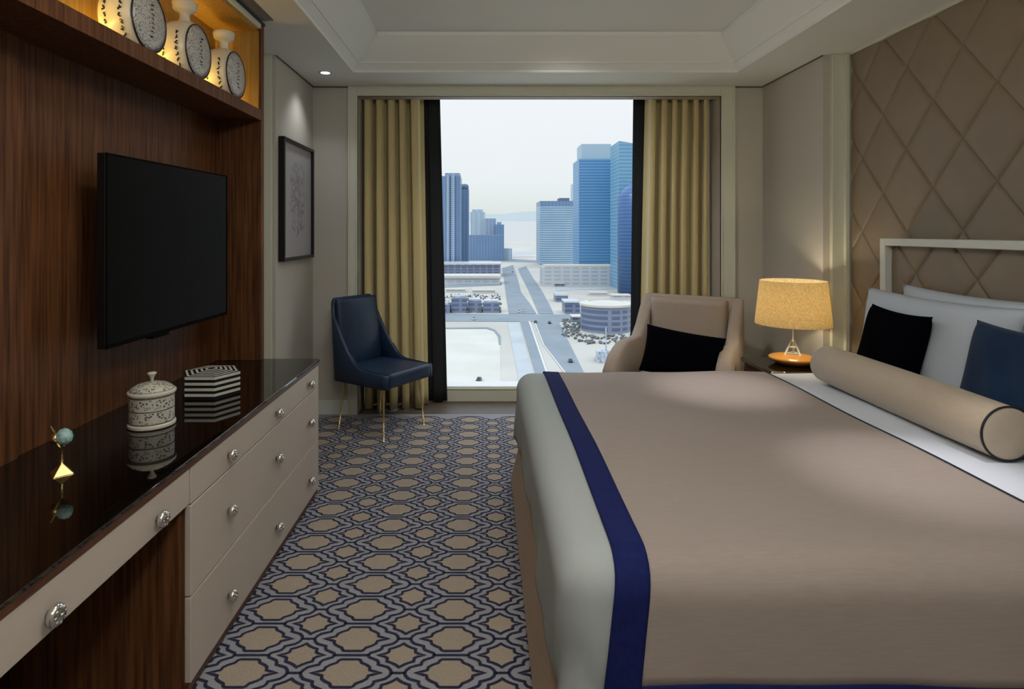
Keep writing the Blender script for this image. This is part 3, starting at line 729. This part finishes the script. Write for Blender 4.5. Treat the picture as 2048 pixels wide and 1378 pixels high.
# ================================================================== PICTURE
pic = thing('framed_picture', 'tall black framed picture of a pale purple tangle on the left wall', 'picture', (XL, 4.29, 1.25))
y0, y1, z0, z1, fd = -.34, .35, 0, .83, .042
b = MB()
for a in ((y0, y1, z0, z0 + .022), (y0, y1, z1 - .022, z1), (y0, y0 + .022, z0 + .022, z1 - .022), (y1 - .022, y1, z0 + .022, z1 - .022)): b.box(.001, a[0], a[2], fd, a[1], a[3])
b.build('frame', M['black'], pic, bevel=.001)
MB().box(.001, y0 + .022, z0 + .022, .022, y1 - .022, z1 - .022).build('mount', M['mount'], pic)
art = mat('artwork_ink', (.30, .275, .31), .7, col2=(.17, .13, .19), nscale=55, contrast=(.45, .6), detail=6)
rnd = random.Random(3); b = MB()
for k in range(130):
    t = rnd.uniform(0, 2 * PI); r = rnd.uniform(0, 1) ** .6
    cy_, cz_ = .0 + .17 * r * math.cos(t), .44 + .27 * r * math.sin(t)
    pts = []
    an = rnd.uniform(0, 2 * PI); rr = rnd.uniform(.012, .04)
    for q4 in range(7): pts.append((.0222, cy_ + rr * math.cos(an + q4 * .6), cz_ + rr * math.sin(an + q4 * .6)))
    b.tube(pts, .0012, 4)
b.build('artwork', art, pic)['label'] = 'tangle of thin purple grey strokes'

# ================================================================== CURTAINS
def curtain_mesh(xa, xb, y, ztop, zbot, amp, folds, seed, xshift=lambda z: (0, 0)):
    rnd = random.Random(seed); ph = [rnd.uniform(-.35, .35) for _ in range(40)]; wd = [rnd.uniform(.8, 1.25) for _ in range(40)]
    cum = [0]
    for i in range(folds): cum.append(cum[-1] + wd[i])
    tot = cum[-1]
    def f(u, v):
        z = zbot + (ztop - zbot) * v; s0, s1 = xshift(z)
        q_ = u * tot; i = 0
        while i < folds - 1 and q_ > cum[i + 1]: i += 1
        loc = (q_ - cum[i]) / wd[i]
        wv = math.cos(2 * PI * loc + .35 * math.sin(2.2 * v + ph[i]))
        wv = math.copysign(abs(wv) ** .75, wv)
        a = amp * (.85 + .15 * math.sin(3 * v + i)) * (1 - .1 * v)
        side = .165 * (xb - xa) / folds * math.sin(4 * PI * loc)
        return (xa + s0 + (xb + s1 - xa - s0) * u + side, y + a * wv, z)
    return MB().grid(f, folds * 24, 24)
cl = thing('curtain', 'gold beige pleated curtain with dark lining left of the window view', 'curtain', (-.7, 4.92, 0), 0, 'window curtains')
b = curtain_mesh(-1.0, -.50, 4.925, 2.7, .012, .092, 5, 11, lambda z: (0, .045 * (1 - z / 2.7) - .015)); b.build('panel', M['curtain'], cl, smooth=True, solid=.004, loc=(.7, -4.92, 0))
b = curtain_mesh(-.62, -.385, 5.07, 2.7, .012, .016, 2, 12, lambda z: (0, .065 * (1 - z / 2.7))); b.build('lining', M['lining'], cl, smooth=True, solid=.004, loc=(.7, -4.92, 0))['label'] = 'dark blackout lining'
cr = thing('curtain', 'gold beige pleated curtain with dark lining right of the window view', 'curtain', (1.6, 4.92, 0), 0, 'window curtains')
b = curtain_mesh(1.335, 1.84, 4.925, 2.7, .012, .080, 6, 13, lambda z: (-.05 * (1 - z / 2.7), 0)); b.build('panel', M['curtain'], cr, smooth=True, solid=.004, loc=(-1.6, -4.92, 0))
b = curtain_mesh(1.26, 1.50, 5.07, 2.7, .012, .016, 2, 14, lambda z: (-.03 * (1 - z / 2.7), 0)); b.build('lining', M['lining'], cr, smooth=True, solid=.004, loc=(-1.6, -4.92, 0))['label'] = 'dark blackout lining'
b = MB(); b.box(-1.0, 4.87, 2.70, 1.86, 5.09, 2.735); struct(b.build('trim_9', M['trimw']))

# ================================================================== CHAIRS
def u_path(w_, yf, yb, r, n=8):
    """plan of a U: from the left front round the back to the right front (front is -y)"""
    pts = []
    for i in range(9): pts.append((-w_, yf + (yb - r - yf) * i / 9))
    for i in range(n + 1):
        t = PI - PI / 2 * i / n; pts.append((-w_ + r + r * math.cos(t), yb - r + r * math.sin(t)))
    m = 10
    for i in range(1, m): pts.append((-w_ + r + (2 * w_ - 2 * r) * i / m, yb))
    for i in range(n + 1):
        t = PI / 2 - PI / 2 * i / n; pts.append((w_ - r + r * math.cos(t), yb - r + r * math.sin(t)))
    for i in range(9): pts.append((w_, yb - r + (yf - yb + r) * (i + 1) / 9))
    return pts
def ushell(w_, yf, yb, r, th, zb, hf, tilt=0.0, taper=0.0):
    po_ = u_path(w_, yf, yb, r); b = MB(); vs = []; n = len(po_)
    for i, (x, y) in enumerate(po_):
        a = Vector(po_[max(i - 1, 0)]); c = Vector(po_[min(i + 1, n - 1)]); d = (c - a).normalized(); nm = Vector((d.y, -d.x))   # inward
        h = hf(x, y)
        for (off, z) in ((0, zb), (0, zb + (h - zb) * .5), (0, h - .012), (th * .25, h), (th * .75, h), (th, h - .012), (th, zb + (h - zb) * .5), (th, zb)):
            px, py = x + nm.x * off, y + nm.y * off
            k = max(0, z - zb); px *= (1 - taper * k)
            vs.append((px, py + tilt * k * max(0, min(1, (y - yf) / (yb - yf))), z))
    fs = []
    for i in range(n - 1):
        for k in range(8): fs.append((i * 8 + k, (i + 1) * 8 + k, (i + 1) * 8 + (k + 1) % 8, i * 8 + (k + 1) % 8))
    fs.append(tuple(range(8))[::-1]); fs.append(tuple(range((n - 1) * 8, n * 8)))
    return b.add(vs, fs)
def pad(x0, x1, y0, y1, z0, z1, b=None):
    b = b or MB(); return b.box(x0, y0, z0, x1, y1, z1)

bc = thing('dining_chair', 'dark blue leather chair on thin brass legs by the left curtain', 'chair', (-.765, 4.43, 0), math.radians(56))
def hblue(x, y):
    t = max(0, min(1, (y + .27) / .54))
    return .462 + .03 * t + (.478 * ((t - .42) / .58) ** 1.9 if t > .42 else 0)
ushell(.250, -.28, .265, .055, .030, .365, hblue, tilt=.10, taper=.13).build('shell', M['chair_blue'], bc, smooth=True, fixn=True)
b = MB(); b.box(-.222, -.292, .367, .222, .21, .470); b.build('seat', M['chair_blue'], bc, bevel=.028, seg=4)
b = MB()
b.grid(lambda u, v: ((-.212 + .424 * u) * (1 - .075 * v), .225 - .045 * max(0, math.sin(PI * u)) ** .4 * max(0, math.sin(PI * min(1, v * .95 + .03))) ** .4 + .050 * v, .455 + .49 * v), 20, 20)
b.build('backrest', M['chair_blue'], bc, smooth=True, solid=-.02)
for sx_, sy_ in ((-1, -1), (1, -1), (-1, 1), (1, 1)):
    MB().tube([(sx_ * .19, sy_ * .19 - .01, .37), (sx_ * .215, sy_ * .225, 0)], [.0075, .0045], 10).build('leg', M['brass'], bc, smooth=True)
for sx_ in (-1, 1):
    b = MB(); b.tube([(sx_ * .232 * (1 - .13 * (hblue(0, yy) - .365)), yy, hblue(0, yy) + .002) for yy in [-.27 + .036 * i for i in range(11)]], .0035, 6)
    b.build('piping', M['chair_blue'], bc, smooth=True)

ac = thing('armchair', 'taupe upholstered armchair between the bed and the right curtain', 'armchair', (1.40, 4.30, 0), math.radians(-32))
def htaupe(x, y):
    t = max(0, min(1, (y + .45) / .83))
    base = .50 + .165 * min(1, t * 3.4) ** .55
    if t > .66: base += .29 * min(1, ((t - .66) / .26)) ** .8
    return base
sh_ = ushell(.375, -.45, .38, .07, .085, .17, htaupe, tilt=.05)
sh_.v = [(x * (1 + .10 * max(0, (.2 - y)) / .65), y, z) for x, y, z in sh_.v]
sh_.build('shell', M['chair_taupe'], ac, smooth=True, fixn=True)
b = MB(); b.box(-.275, -.40, .17, .275, .29, .30); b.build('seat_base', M['chair_taupe'], ac, bevel=.01)
b = MB(); b.box(-.27, -.41, .302, .27, .26, .44); b.build('seat_cushion', M['chair_taupe'], ac, bevel=.04, seg=4)
b = MB(); b.grid(lambda u, v: (-.262 + .524 * u, .245 - .05 * (max(0, 1 - abs(2 * u - 1) ** 5)) ** .5 + .035 * v, .44 + .50 * v), 20, 12); b.build('back_cushion', M['chair_taupe'], ac, smooth=True, solid=-.03)
for sx_, sy_ in ((-1, -1), (1, -1), (-1, 1), (1, 1)):
    MB().tube([(sx_ * .28, sy_ * .30, .18), (sx_ * .30, sy_ * .33, 0)], [.018, .011], 10).build('leg', M['wood_dark'], ac, smooth=True)
place_cushion('cushion', M['black_velvet'], .54, .33, .13, (1.345, 4.10, .605), math.radians(-32), -.28, 'black cushion leaning in the taupe armchair', 'cushion', seed=9, pinch=.06, roll=.10)

# ================================================================== CITY OUTSIDE: blue-grey haze put into building and road colours
GZ = -70.0
def gd(ybase): return (CH - GZ) * F / (ybase - CY)             # distance of a ground point seen at image row ybase
def gx(px, d): return (px - CX) / F * d
def gz(y, d): return CH - (y - CY) / F * d
sand = mat('sand', (.40, .375, .33), .95, col2=(.50, .47, .42), nscale=.012, detail=8, contrast=(.3, .7))
sand_pale = mat('pale_sand', (.50, .475, .42), .95, col2=(.55, .525, .47), nscale=.03, detail=6)
asphalt = mat('asphalt', (.19, .225, .25), .9, col2=(.22, .255, .28), nscale=.05)
paving = mat('paving', (.36, .38, .40), .9, col2=(.42, .44, .45), nscale=.04)
struct(MB().add([(-3000, 60, GZ), (3000, 60, GZ), (6000, 9000, GZ), (-6000, 9000, GZ)], [(0, 1, 2, 3)]).build('ground', sand))
def ground_poly(name, pts, m, lift=.15):
    v = []
    for px, y in pts:
        d = gd(y); v.append((gx(px, d), d, GZ + lift))
    o = MB().add(v, [tuple(range(len(v)))]).build(name, m, fixn=False); return struct(o)
ground_poly('sand_lot', [(840, 657), (972, 656), (992, 664), (1000, 690), (1004, 900), (700, 900)], sand_pale, .1)
ground_poly('road', [(830, 628), (1330, 630), (1330, 645), (830, 643)], asphalt, .2)
ground_poly('road', [(1040, 643), (1057, 643), (1092, 747), (1150, 930), (1118, 930), (1070, 747)], asphalt, .3)
ground_poly('road', [(1070, 643), (1117, 643), (1140, 690), (1168, 747), (1240, 900), (1190, 900), (1132, 747), (1088, 690)], asphalt, .3)
ground_poly('road', [(1018, 628), (1013, 600), (1008, 560), (1004, 537), (1026, 530), (1036, 560), (1042, 585), (1058, 605), (1073, 628)], asphalt, .3)
ground_poly('road', [(1077, 628), (1067, 604), (1056, 579), (1044, 556), (1036, 538), (1052, 532), (1066, 556), (1082, 579), (1098, 608), (1107, 628)], asphalt, .3)
ground_poly('pavement', [(1015, 646), (1038, 646), (1066, 747), (1110, 930), (1060, 930), (1035, 747)], paving, .2)
ground_poly('road', [(830, 572), (1003, 566), (1003, 571), (830, 578)], asphalt, .2)
ground_poly('road', [(1110, 575), (1330, 571), (1330, 576), (1112, 581)], paving, .2)
ground_poly('road', [(980, 505), (1085, 500), (1085, 506), (980, 512)], paving, .2)
ground_poly('road', [(985, 517), (1085, 521), (1085, 526), (985, 523)], asphalt, .2)

F_blue = facade('blue_curtain_wall', (.065, .19, .38), (.16, .35, .52), 3.9, .38)
F_blue2 = facade('teal_curtain_wall', (.11, .26, .40), (.20, .38, .50), 4.4, .4)
F_navy = facade('deep_blue_glass', (.035, .10, .26), (.07, .17, .34), 4.0, .3)
F_white = facade('banded_office', (.14, .25, .37), (.42, .53, .60), 4.6, .5)
F_stone = facade('tower_stone_hazed', (.16, .24, .36), (.34, .41, .50), 3.6, .45, 9.0, .3)
F_stone2 = facade('tower_dark_stripe', (.10, .18, .31), (.19, .28, .42), 3.6, .4, 7.0, .35)
F_pale = facade('painted_haze_blocks', (.27, .36, .45), (.42, .50, .56), 4.0, .5, 14, .4)  # haze over the far blocks put into these pale colours
F_grey = facade('low_concrete', (.36, .39, .43), (.52, .54, .56), 5.0, .5, 12, .3)
F_dark = facade('dark_structure', (.09, .12, .20), (.22, .25, .33), 4.0, .4, 10, .25)  # dark blue-grey bands of the low buildings
crownm = mat('pale_crown', (.34, .45, .52), .6)
roofm = mat('roof_grey', (.12, .17, .26), .8)

def bx(b, px0, px1, ytop, d, depth, zb=None):
    b.box(gx(px0, d), d, GZ if zb is None else zb, gx(px1, d), d + depth, gz(ytop, d)); return b
def building(name, label, parts, cat='building'):
    d0 = parts[0][4]; x0 = gx((parts[0][1] + parts[0][2]) / 2, d0)
    rt = thing(name, label, cat, (x0, d0, GZ))
    for (pn, px0, px1, yt, d, dep, m, yb) in parts:
        b = MB(); zb = GZ if yb is None else gz(yb, d)
        b.box(gx(px0, d) - x0, d - d0, zb - GZ, gx(px1, d) - x0, d - d0 + dep, gz(yt, d) - GZ)
        b.build(pn, m, rt)
    return rt
building('tower', 'tall haze-tinted grey tower at the left edge of the window view', [
    ('wall', 838, 921, 352, 1010, 60, F_stone2, None), ('pier', 893, 899, 350, 1007, 3, F_stone, None), ('pier', 902, 909, 347, 1005, 5, F_stone, None),
    ('crown', 890, 920, 346, 1014, 40, F_stone, 352.5)])
ta = thing('tower', 'narrower tower with round dark cap right behind the tall left one', 'building', (gx(927, 1080), 1080, GZ))
b = MB(); b.box(-14, 0, 0, 9.5, 30, gz(378, 1080) - GZ); b.build('wall', F_stone2, ta)
b = MB().lathe([(7, 0), (8.2, 2), (8.2, 6), (6, 9), (0, 10)], 20, (1, 8, gz(378, 1080) - GZ)); b.build('cap', roofm, ta, smooth=True)
building('tower', 'pale stepped tower group, haze put into its colours, centre left', [
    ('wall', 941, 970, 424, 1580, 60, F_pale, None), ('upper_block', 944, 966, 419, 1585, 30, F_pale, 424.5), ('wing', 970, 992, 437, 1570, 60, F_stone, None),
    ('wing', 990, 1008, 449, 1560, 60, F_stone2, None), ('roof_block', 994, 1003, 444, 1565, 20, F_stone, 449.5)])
building('apartment_block', 'low grey blue block at the foot of the pale stepped towers', [
    ('wall', 928, 1007, 470, 1440, 60, F_stone2, None), ('low_wing', 1000, 1024, 497, 1450, 50, F_pale, None)])
building('parking_building', 'long dark low structure below the left towers', [
    ('wall', 840, 1001, 530, 935, 60, F_dark, None), ('roof_slab', 838, 1003, 527, 933, 66, F_grey, 530)])
building('warehouse', 'row of pale flat sheds in the middle left of the view', [
    ('wall', 885, 1000, 557, 800, 40, F_grey, None), ('roof', 883, 1002, 552, 798, 44, sand_pale, 557)])
building('office_block', 'white banded office block left of the big blue tower', [
    ('wall', 1080, 1150, 413, 1230, 90, F_white, None), ('parapet', 1080, 1150, 402, 1231, 88, F_stone2, 413.5), ('roof_plant', 1119, 1139, 396, 1240, 40, roofm, 402.5)])
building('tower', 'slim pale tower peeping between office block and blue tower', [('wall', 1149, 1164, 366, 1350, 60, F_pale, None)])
building('glass_tower', 'tall blue glass tower with pale crown, right of centre', [
    ('wall', 1158, 1233, 318, 815, 55, F_blue, None), ('crown', 1163, 1222, 288, 822, 40, crownm, 318.5), ('fin', 1226, 1233, 290, 824, 30, F_blue2, 318.5), ('corner_strip', 1228, 1236, 318, 812, 3, F_blue2, None)])
rt = thing('glass_tower', 'teal glass tower with sloping top at the right edge', 'building', (gx(1238, 720), 720, GZ))
b = MB(); zt1, zt2 = gz(282, 720) - GZ, gz(290, 720) - GZ; wd_ = 70
b.add([(0, 0, 0), (wd_, 0, 0), (wd_, 50, 0), (0, 50, 0), (0, 0, zt1), (wd_, 0, zt2 - 6), (wd_, 50, zt2 - 6), (0, 50, zt1)], [(0, 3, 2, 1), (4, 5, 6, 7), (0, 1, 5, 4), (1, 2, 6, 5), (2, 3, 7, 6), (3, 0, 4, 7)])
b.build('wall', F_blue2, rt)
rt = thing('glass_tower', 'rounded deep blue tower in front of the teal one', 'building', (gx(1275, 690), 690, GZ))
r_ = gx(1275, 690) - gx(1236, 690)
b = MB().lathe([(r_, 0), (r_, gz(395, 690) - GZ), (r_ * .8, gz(380, 690) - GZ), (r_ * .4, gz(368, 690) - GZ), (0, gz(362, 690) - GZ)], 40); b.build('wall', F_navy, rt, smooth=True)
building('podium', 'pale podium at the foot of the blue glass tower', [
    ('wall', 1085, 1232, 535, 772, 38, F_grey, None), ('roof', 1090, 1228, 531, 774, 34, sand_pale, 535)])
# dark scrub and sheds left of the crossing
rnd = random.Random(5)
for k, (px0, px1, yt, yb, lab) in enumerate(((840, 905, 604, 627, 'low grey hut roofs at the far left of the crossing street'), (903, 938, 590, 626, 'dark low building nearest the middle of the left block'),
        (936, 968, 596, 625, 'dark low shed right of the taller low building'), (966, 1003, 599, 626, 'dark low shed at the corner of the crossing'))):
    d = gd(yb); building('shed', lab, [('wall', px0, px1 - 5, yt + 6, d, 18 - 4 * k, F_dark, None), ('roof', px0 + 2, px1 - 8, yt + 2, d + 3, 12, F_grey, yt + 6)])
for k, (px0, px1, yt, yb, lab) in enumerate(((1112, 1136, 592, 604, 'small grey hut beside the right roadway'), (1130, 1160, 606, 628, 'grey blue low hut right of the crossing'))):
    d = gd(yb); building('shed', lab, [('wall', px0, px1, yt, d, 20, F_dark, None), ('roof', px0 - 1, px1 + 1, yt - 3, d - 1, 22, F_grey, yt)])
for px0, px1, yt, yb, m_, lab in ((892, 930, 578, 585, F_grey, 'long pale shed behind the dark huts, left'), (945, 990, 580, 587, F_grey, 'long pale shed near the left roadway'),
        (1180, 1215, 585, 592, F_grey, 'low pale hall right of the upper right roadway'), (1110, 1128, 566, 573, F_dark, 'tiny dark hut below the podium'),
        (1225, 1262, 590, 600, F_grey, 'low pale block behind the round building'), (1145, 1166, 633, 644, F_dark, 'dark hut left of the round building')):
    d = gd(yb); building('shed', lab, [('wall', px0, px1, yt + 2, d, 12, m_, None), ('roof', px0 - 1, px1 + 1, yt, d - 1, 14, sand_pale, yt + 2)])
scr = mat('scrub_green', (.10, .12, .13), .95, col2=(.17, .18, .18), nscale=.3)
b = MB()
for k in range(760):
    if k < 480: px, y = rnd.uniform(880, 1002), 606 + 20 * rnd.random()
    elif k < 580: px, y = rnd.uniform(885, 1000), rnd.uniform(590, 603)
    elif k < 660: px, y = rnd.uniform(1125, 1160), rnd.uniform(640, 675)
    else: px, y = rnd.uniform(1150, 1290), rnd.uniform(668, 690)
    d = gd(y); q5 = rnd.uniform(.5, 1.4)
    b.lathe([(0, 0), (q5 * .8, .2 * q5), (q5, .7 * q5), (q5 * .6, 1.2 * q5), (0, 1.4 * q5)], 7, (gx(px, d), d, GZ))
o = b.build('scrub', scr, smooth=True); tag(o, 'scattered dark shrubs on the sandy plots either side of the roads', 'shrubs'); o['kind'] = 'stuff'
kerb = mat('kerb_white', (.55, .55, .53), .9)
ground_poly('kerb', [(1057, 643), (1060, 643), (1096, 747), (1155, 930), (1150, 930), (1092, 747)], kerb, .35)
ground_poly('kerb', [(1068, 643), (1070, 643), (1088, 690), (1132, 747), (1129, 747), (1086, 690)], kerb, .35)
ground_poly('kerb', [(830, 656), (975, 655), (990, 660), (1001, 672), (1001, 690), (998, 690), (996, 673), (986, 662), (972, 658), (830, 659)], asphalt, .35)
# rounded low building, right
d = gd(668); rr = gx(1215, d) - gx(1163, d)
rt = thing('round_building', 'round low blue grey building with flat pale roof, lower right', 'building', (gx(1222, d), d + rr, GZ))
hgt = gz(616, d) - GZ
b = MB().lathe([(rr, 0), (rr, hgt)], 48); b.build('wall', F_dark, rt)
b = MB().lathe([(rr + 1, 0), (rr + 1, 1.5), (rr * .7, 2.5), (rr * .7, 2), (0, 2)], 48, (0, 0, hgt)); b.build('roof', sand_pale, rt)
# construction plant, lower right
d = gd(722)
rt = thing('drilling_rig', 'white construction machine with tall thin mast on the sand', 'machine', (gx(1212, d), d, GZ))
mach = mat('machine_white', (.55, .6, .66), .6, col2=(.2, .25, .33), nscale=.6)
b = MB()
for k in range(9):
    xx, yy = rnd.uniform(-7, 5), rnd.uniform(-4, 8); s_ = rnd.uniform(1.2, 2.6); b.box(xx - s_, yy - s_, 0, xx + s_, yy + s_, rnd.uniform(2, 6))
b.build('chassis', mach, rt)
MB().tube([(0, 0, 1), (0, 0, gz(655, d) - GZ)], .35, 8).build('mast', mach, rt)
# cars
cw = mat('car_paint_white', (.7, .72, .74), .3); cb = mat('car_paint_dark', (.04, .05, .07), .3); cgl = mat('car_glass', (.02, .03, .04), .1)
def car(px, y, m, lab):
    d = gd(y); rt = thing('car', lab, 'car', (gx(px, d), d, GZ + .3), random.uniform(-.15, .1))
    b = MB(); b.box(-1.1, -2.6, .4, 1.1, 2.6, 1.15); b.build('body', m, rt, bevel=.2)
    b = MB(); b.add([(-.95, -1.6, 1.15), (.95, -1.6, 1.15), (.95, 1.5, 1.15), (-.95, 1.5, 1.15), (-.75, -.9, 1.8), (.75, -.9, 1.8), (.75, .9, 1.8), (-.75, .9, 1.8)],
                    [(4, 5, 6, 7), (0, 1, 5, 4), (1, 2, 6, 5), (2, 3, 7, 6), (3, 0, 4, 7)]); b.build('cabin', cgl, rt)
    for sx2 in (-1, 1):
        for sy2 in (-1, 1): MB().tube([(sx2 * .85, sy2 * 1.6, .38), (sx2 * 1.12, sy2 * 1.6, .38)], .38, 12).build('wheel', M['black'], rt)
car(1141, 725, cb, 'dark car low on the right roadway'); car(1025, 545, cb, 'dark car far up the left roadway'); car(1099, 648, cb, 'dark car at the crossing')
car(1071, 646, cb, 'dark car on the crossing, left of the other one'); car(1038, 625, cw, 'white car waiting left of the crossing'); car(1047, 624, cw, 'white car waiting nearest the road divider')
car(958, 763, cb, 'small dark car parked on the sand lot at the bottom of the view'); car(948, 640, cw, 'white car on the street left of the crossing')
# distant land; the ridge stands in for sea haze, haze in its colour
far = mat('far_sand', (.44, .42, .40), 1.0); far2 = mat('painted_haze_ridge', (.38, .42, .42), 1.0)
b = MB(); b.add([(-4000, 4200, GZ), (4000, 4200, GZ), (4000, 7000, gz(443, 7000)), (-4000, 7000, gz(443, 7000)), (4000, 7400, GZ), (-4000, 7400, GZ)], [(0, 1, 2, 3), (3, 2, 4, 5)])
struct(b.build('dunes', far))
b = MB(); n = 40
vs_ = []
for i in range(n + 1):
    x = -5000 + 10000 * i / n; vs_ += [(x, 7600, GZ), (x, 8200, gz(424 + 3 * math.sin(i * .7) + 2 * math.sin(i * 1.9), 8200)), (x, 8900, GZ)]
b.add(vs_, [(3 * i, 3 * i + 3, 3 * i + 4, 3 * i + 1) for i in range(n)] + [(3 * i + 1, 3 * i + 4, 3 * i + 5, 3 * i + 2) for i in range(n)])
struct(b.build('haze_ridge', far2))
